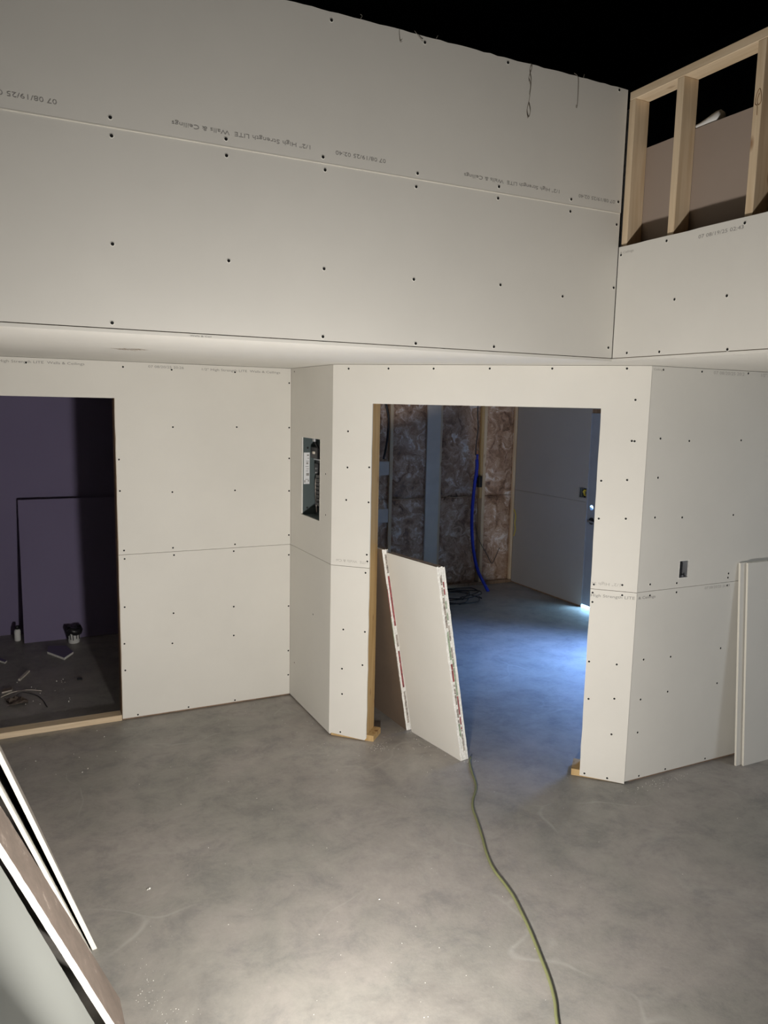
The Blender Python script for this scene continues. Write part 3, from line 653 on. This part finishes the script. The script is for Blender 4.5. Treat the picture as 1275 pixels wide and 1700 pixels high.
# ------------------------------------------------------------------ left room
wpur = struct('wall_purple', bx(-1.6, xD+.114, 7.43, 7.53, 0, CE-.001), 'purple')
struct('wall_left_room', bx(-1.7, -1.6, yC+.0, 7.64, 0, CE-.001), 'purple')
# a few leftovers
def lean(name, label, group, P0, U, lean_v, w_, h_, th, mats, parts=None, cat='drywall sheet', jag=0.0):
    """sheet with near bottom corner P0, running w_ along U, rising h_ along lean_v, thickness th away from the visible face"""
    P0, U, V = Vector(P0), Vector(U).normalized(), Vector(lean_v).normalized(); Nn = U.cross(V).normalized()
    root = empty(name, P0 + U*w_/2); tag(root, label, cat, group)
    def Q(u, v_, d_): return P0 + U*u + V*v_ + Nn*d_
    bm = bmesh.new(); k = max(1, int(h_/.022)); rnd = random.Random(int(abs(P0.x*1000))); n_ = k+1
    cols = []
    for s_, u in ((0, 0), (1, w_)):
        fr, bk = [], []
        for i in range(n_):
            v_ = h_*i/k; j = rnd.uniform(-jag, jag) if 0 < i < k else 0
            fr.append(bm.verts.new(Q(u+j, v_, 0))); bk.append(bm.verts.new(Q(u+j*.6, v_, th)))
        cols.append((fr, bk))
    (f0, b0_), (f1, b1_) = cols
    for i in range(k):
        a = bm.faces.new([f0[i], f1[i], f1[i+1], f0[i+1]]); a.material_index = 0
        a = bm.faces.new([b0_[i], b0_[i+1], b1_[i+1], b1_[i]]); a.material_index = 1
        a = bm.faces.new([f0[i], f0[i+1], b0_[i+1], b0_[i]]); a.material_index = 2
        a = bm.faces.new([f1[i], b1_[i], b1_[i+1], f1[i+1]]); a.material_index = 2
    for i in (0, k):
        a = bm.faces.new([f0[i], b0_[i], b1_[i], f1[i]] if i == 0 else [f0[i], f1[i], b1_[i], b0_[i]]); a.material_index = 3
    bmesh.ops.recalc_face_normals(bm, faces=bm.faces)
    obj('board', bm, mats, root)
    for (v0, v1, d0, d1, mk) in (parts or []):
        q = hexa([Q(-.0012, v0, d0), Q(-.0012, v0, d1), Q(-.0012, v1, d1), Q(-.0012, v1, d0), Q(.0004, v0, d0), Q(.0004, v0, d1), Q(.0004, v1, d1), Q(.0004, v1, d0)])
        obj('end_tape', q, mk, root)
    return root
lean('leaning_sheet', 'dim purple drywall sheet leaning on the back wall of the dark left room', None, (.124, 7.105, 0.003), (1, 0, 0), (0, .24, 1.22), 1.15, 1.235, -T, ['purple', 'purple', 'purple', 'purple'])
pail = empty('pail', (.512, 6.985, 0)); tag(pail, 'small white pail smeared with black, standing in front of the purple sheet', 'pail')
obj('pail_body', lathe([(.040, .0), (.047, .004), (.054, .105), (.057, .108), (.057, .114), (.052, .114), (.046, .02)], 24, (.512, 6.985, 0)), 'white', pail)
bm = bmesh.new(); rings = []
for (r_, z, am) in [(.0575, .082, .012), (.064, .096, .008), (.073, .112, .007), (.060, .140, .010), (.030, .137, .004)]:
    rings.append([bm.verts.new((.512+r_*math.cos(2*math.pi*k/18)+.001, 6.985+r_*math.sin(2*math.pi*k/18), z+am*math.sin(k*2.2)-(.018 if k % 5 == 0 and r_ < .07 else 0))) for k in range(18)])
for a, b_ in zip(rings, rings[1:]):
    for k in range(18): bm.faces.new([a[k], a[(k+1) % 18], b_[(k+1) % 18], b_[k]])
bm.faces.new(rings[-1]); obj('black_liner', bm, 'plastic_black', pail, smooth=True)
for k, a in enumerate((3.6, 4.1, 4.5, 5.0, 5.5)):
    obj('drip', tube([(.512+.0585*math.cos(a), 6.985+.0585*math.sin(a), .085), (.512+.054*math.cos(a+.05), 6.985+.054*math.sin(a+.05), .045-.006*(k % 3))], .0035, 6, 1), 'plastic_black', pail)
tub = empty('caulk_tube', (.085, 7.21, 0)); tag(tub, 'small white cylindrical bottle standing beside the leaning purple sheet', 'bottle')
obj('bottle_body', lathe([(.022, .0), (.026, .004), (.026, .085), (.020, .10), (.012, .105)], 16, (.075, 7.22, 0)), 'white', tub)
obj('bottle_cap', lathe([(.016, .105), (.016, .128), (.012, .132)], 16, (.075, 7.22, 0)), 'plastic_black', tub)
# five-sided drywall offcut
def slabpoly(pts, z0, z1, mats):
    bm = bmesh.new(); lo = [bm.verts.new((x, y, z0)) for x, y in pts]; hi = [bm.verts.new((x, y, z1)) for x, y in pts]
    f = bm.faces.new(lo[::-1]); f = bm.faces.new(hi)
    for i in range(len(pts)):
        j = (i+1) % len(pts); f = bm.faces.new([lo[i], lo[j], hi[j], hi[i]]); f.material_index = 1
    bmesh.ops.recalc_face_normals(bm, faces=bm.faces); return bm
tag(obj('drywall_offcut', slabpoly([(.285, 6.74), (.400, 6.52), (.480, 6.66), (.44, 6.86), (.30, 6.90)], .002, .020, 0), ['purple', 'gypsum']), 'pointed drywall offcut with a white edge lying near the pail', 'offcut')
tag(obj('drywall_offcut', slabpoly([(-.12, 6.75), (-.03, 6.60), (-.015, 6.64), (-.10, 6.80)], .002, .016, 0), ['purple', 'gypsum']), 'narrow white-edged offcut at the left edge of the dark room floor', 'offcut')
tag(obj('wood_scrap', slabpoly([(.055, 6.16), (.068, 6.15), (.140, 6.33), (.126, 6.34)], .0, .014, 0), ['grey_board', 'grey_board']), 'short pale stick lying diagonally on the dark room floor', 'scrap')
tag(obj('wood_scrap', slabpoly([(-.055, 5.92), (.010, 5.94), (.015, 6.00), (-.05, 5.985)], .0, .012, 0), ['back_paper', 'grey_board']), 'small flat rectangular scrap lying left of the pale stick', 'scrap')
tag(obj('wood_scrap', slabpoly([(.45, 6.00), (.485, 5.99), (.49, 6.015), (.455, 6.02)], .0, .012, 0), ['plastic_black', 'plastic_black']), 'small black scrap on the dark floor near the right jamb of the left doorway', 'scrap')
# torn paper and strapping on the dark floor
bm = bmesh.new(); rnd = random.Random(5); g = []
for j in range(5):
    g.append([bm.verts.new((-.03+.12*(i/5)+.02*math.sin(j), 5.62+.16*(j/4)+.01*math.sin(i*2), .004+rnd.random()*.022)) for i in range(6)])
for j in range(4):
    for i in range(5): bm.faces.new([g[j][i], g[j][i+1], g[j+1][i+1], g[j+1][i]])
r_ = bmesh.ops.extrude_face_region(bm, geom=bm.faces[:]); bmesh.ops.translate(bm, verts=[e for e in r_['geom'] if isinstance(e, bmesh.types.BMVert)], vec=(0, 0, -.0012))
bmesh.ops.recalc_face_normals(bm, faces=bm.faces)
tag(obj('crumpled_paper', bm, 'back_paper'), 'crumpled torn brown paper on the dark floor behind the wooden sill', 'paper scrap')
tag(obj('plastic_strap', tube([(.02, 5.80, .006), (.075, 5.83, .022), (.16, 5.78, .006), (.20, 5.66, .006), (.22, 5.52, .006)], .003, 5), 'plastic_black'), 'thin dark strap curling right from the crumpled paper', 'strap')
tag(obj('plastic_strap', tube([(-.06, 5.84, .006), (.02, 5.89, .012), (.12, 5.91, .006), (.20, 5.86, .006)], .003, 5), 'grey_board'), 'thin pale strap arching behind the crumpled paper', 'strap')

# ------------------------------------------------------------------ leaning sheets in the diagonal doorway
BM_ = ['paper', 'back_paper', 'gypsum', 'back_paper']  # last slot: top edges browned, shade above the low lamp painted in
def tapes(seed, d0, d1, lo=.05, hi=1.18):
    rnd = random.Random(seed); out = []; v_ = lo
    while v_ < hi:
        L = rnd.uniform(.10, .26); out.append((v_, min(hi, v_+L), d0, d1, rnd.choice(['tape_red', 'tape_grey', 'tape_grey', 'tape_grey', 'tape_green'])))
        v_ += L+rnd.uniform(.0, .03)
    return out
# wide bundle nearest the camera
P2 = Vector((2.3883, 3.6873, .001)); U2_ = Vector((2.3179-2.3883, 4.1766-3.6873, 0)); V2_ = Vector((-.208, .006, 1.2))
n2 = U2_.normalized().cross(V2_.normalized()); n2x = Vector((n2.x, n2.y, 0)).normalized()
lab2 = ['face board of the wider leaning bundle in the doorway, broad grey side in view', 'second board of the wider leaning bundle, printed tape along its end', 'third board of the wider leaning bundle, taped end beside white cut edge', 'outermost board of the wider leaning bundle, white end beside the cord']
for k in range(4):
    P0 = P2 + n2x*(.0152*k)
    tp = None
    if k == 1: tp = tapes(3, .0005, .0120, .10, 1.19)
    if k == 2: tp = tapes(8, .0005, .0095, .06, 1.12)
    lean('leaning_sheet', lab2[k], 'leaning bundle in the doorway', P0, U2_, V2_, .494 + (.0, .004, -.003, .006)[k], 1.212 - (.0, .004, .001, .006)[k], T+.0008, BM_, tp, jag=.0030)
# narrow bundle behind it
P1 = Vector((2.298, 4.2062, .001)); U1_ = Vector((-.0181, .4615, 0)); V1_ = Vector((-.203, .011, 1.21))
n1_ = U1_.normalized().cross(V1_.normalized()); n1x = Vector((n1_.x, n1_.y, 0)).normalized()
lab1 = ['leftmost board of the far bundle behind the jamb, showing its dark brown back', 'second board of the far bundle behind the jamb, red tape on its end', 'third board of the far bundle behind the jamb, long red tape on its end']
for k in range(3):
    tp = None
    if k == 0: tp = tapes(21, -.001, .0025, .25, 1.0)
    if k == 1: tp = [(.30, .55, .0005, .0120, 'tape_red'), (.72, 1.05, .0005, .0120, 'tape_red'), (.58, .66, .0005, .0120, 'tape_grey'), (1.07, 1.19, .0005, .0120, 'tape_grey'), (.05, .27, .0005, .0120, 'tape_grey')]
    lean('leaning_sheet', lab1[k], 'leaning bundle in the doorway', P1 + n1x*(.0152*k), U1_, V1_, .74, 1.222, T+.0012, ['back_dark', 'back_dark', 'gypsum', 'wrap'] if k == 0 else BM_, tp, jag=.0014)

# ------------------------------------------------------------------ leaning sheets on the right wall
lean('leaning_sheet', 'rear one of two drywall sheets leaning on the right wall, only its left edge showing', 'sheets on the right wall', (3.870, 2.964, .001), (1, 0, 0), (0, .089, 1.222), 1.22, 1.223, -T, ['paper', 'paper', 'wrap', 'wrap'])
r2_ = lean('leaning_sheet', 'front one of two drywall sheets leaning on the right wall', 'sheets on the right wall', (3.911, 2.945, .001), (1, 0, 0), (0, .089, 1.222), 1.20, 1.223, -T, ['paper', 'paper', 'wrap', 'wrap'])

# ------------------------------------------------------------------ leaning sheets at lower left, close to the camera
UL = (0, 1, 0)
lean('leaning_sheet', 'white-edged drywall sheet seen edge-on farthest right in the lower left pile', 'lower left pile of sheets', (.257, 2.905, .001), (-.152, 1, 0), (-.349, 0, 1), 1.19, 1.85, -.0165, ['paper_dark', 'paper', 'wrap', 'wrap'])
lean('leaning_sheet', 'white-edged drywall sheet between the dark gaps in the lower left pile', 'lower left pile of sheets', (.249, 2.800, .001), (-.152, 1, 0), (-.379, 0, 1), 1.05, 1.70, -T, ['paper', 'paper', 'wrap', 'wrap'])
lean('leaning_sheet', 'scuffed brown-backed drywall piece with a bright jagged edge in the lower left pile', 'lower left pile of sheets', (.300, 2.366, .002), UL, (-.429, 0, 1), .238, 2.12, -.0200, ['back_paper', 'paper', 'gypsum', 'gypsum'], jag=.0028)
lean('leaning_sheet', 'pale drywall sheet filling the lower left corner of the photo', 'lower left pile of sheets', (.273, 1.600, .001), UL, (-.402, 0, 1), .665, 2.14, -T, ['dimmed_board', 'paper', 'gypsum', 'wrap'], jag=.0015)
lean('leaning_sheet', 'lowest drywall sheet of the lower left pile, nearest the camera', 'lower left pile of sheets', (.248, 1.10, .001), UL, (-.402, 0, 1), .62, 2.10, -T, ['dimmed_board', 'paper', 'gypsum', 'wrap'], jag=.0015)

# ------------------------------------------------------------------ extension cord
CORD = [(2.72, 4.55), (2.60, 4.20), (2.50, 3.85), (2.415, 3.640), (2.372, 3.544), (2.32, 3.425), (2.278, 3.354), (2.198, 3.261), (2.147, 3.181), (2.108, 3.088), (2.046, 2.945), (1.981, 2.805), (1.941, 2.688), (1.924, 2.578), (1.905, 2.484), (1.871, 2.378), (1.837, 2.279), (1.784, 2.145), (1.736, 2.029), (1.689, 1.939), (1.635, 1.859), (1.53, 1.68), (1.40, 1.45)]
CORD = [(2.4665, 3.700), (2.430, 3.655)] + CORD[4:]
tag(obj('extension_cord', tube([(x, y, .0065) for x, y in CORD], .0065, 10, 5), 'cord'), 'olive green extension cord snaking over the concrete from the leaning bundle towards the camera', 'cord')

# ------------------------------------------------------------------ crumbs of plaster
def crumbs(name, spots, label, n_seed, mat='gypsum'):
    rnd = random.Random(n_seed); bm = bmesh.new()
    for (x, y, sx, sy, n_, s0, s1) in spots:
        for _ in range(n_):
            a, b_ = rnd.gauss(x, sx), rnd.gauss(y, sy); s = rnd.uniform(s0, s1)
            r_ = bmesh.ops.create_cube(bm, size=1.0); R = Euler((rnd.random(), rnd.random(), rnd.random()*6)).to_matrix()
            for v_ in r_['verts']:
                q = R @ Vector((v_.co.x*s*rnd.uniform(.7, 1.3), v_.co.y*s*rnd.uniform(.5, 1.1), v_.co.z*s*.5)); v_.co = Vector((a+q.x, b_+q.y, max(.0002, .0004+s*.3+q.z)))
    o = obj(name, bm, mat); o['kind'] = 'stuff'; return tag(o, label, 'debris')
crumbs('plaster_crumbs', [(.40, 2.60, .04, .14, 40, .0012, .0028), (.499, 3.195, .004, .004, 3, .005, .009), (1.373, 2.714, .002, .002, 1, .004, .006), (.46, 2.42, .05, .05, 26, .0012, .003), (.9, 2.5, .4, .4, 24, .0012, .003), (1.3, 2.2, .3, .2, 20, .0012, .003), (2.5, 2.6, .9, .5, 30, .0012, .003), (1.4, 4.2, .5, .5, 50, .002, .004), (.25, 4.55, .25, .25, 18, .003, .006)], 'tiny white plaster crumbs scattered over the concrete of the main room', 3)
crumbs('plaster_dust', [(2.02, 4.06, .03, .03, 60, .001, .003), (3.30, 3.00, .14, .02, 70, .001, .003), (2.36, 4.15, .04, .03, 30, .0015, .003), (2.42, 3.66, .02, .02, 20, .0015, .003), (2.2, 4.0, .12, .12, 40, .0015, .0035)], 'white plaster dust along the feet of the doorway and right wall', 4)
crumbs('dark_room_crumbs', [(.33, 6.05, .03, .03, 4, .005, .010), (.2, 5.9, .10, .12, 7, .003, .007), (.35, 5.55, .03, .08, 4, .003, .007), (.1, 5.7, .1, .1, 6, .003, .007)], 'pale crumbs on the floor of the dark left room', 6)
crumbs('sill_crumbs', [(.58, 5.13, .03, .02, 6, .004, .008)], 'few pale crumbs at the right end of the wooden sill', 9)
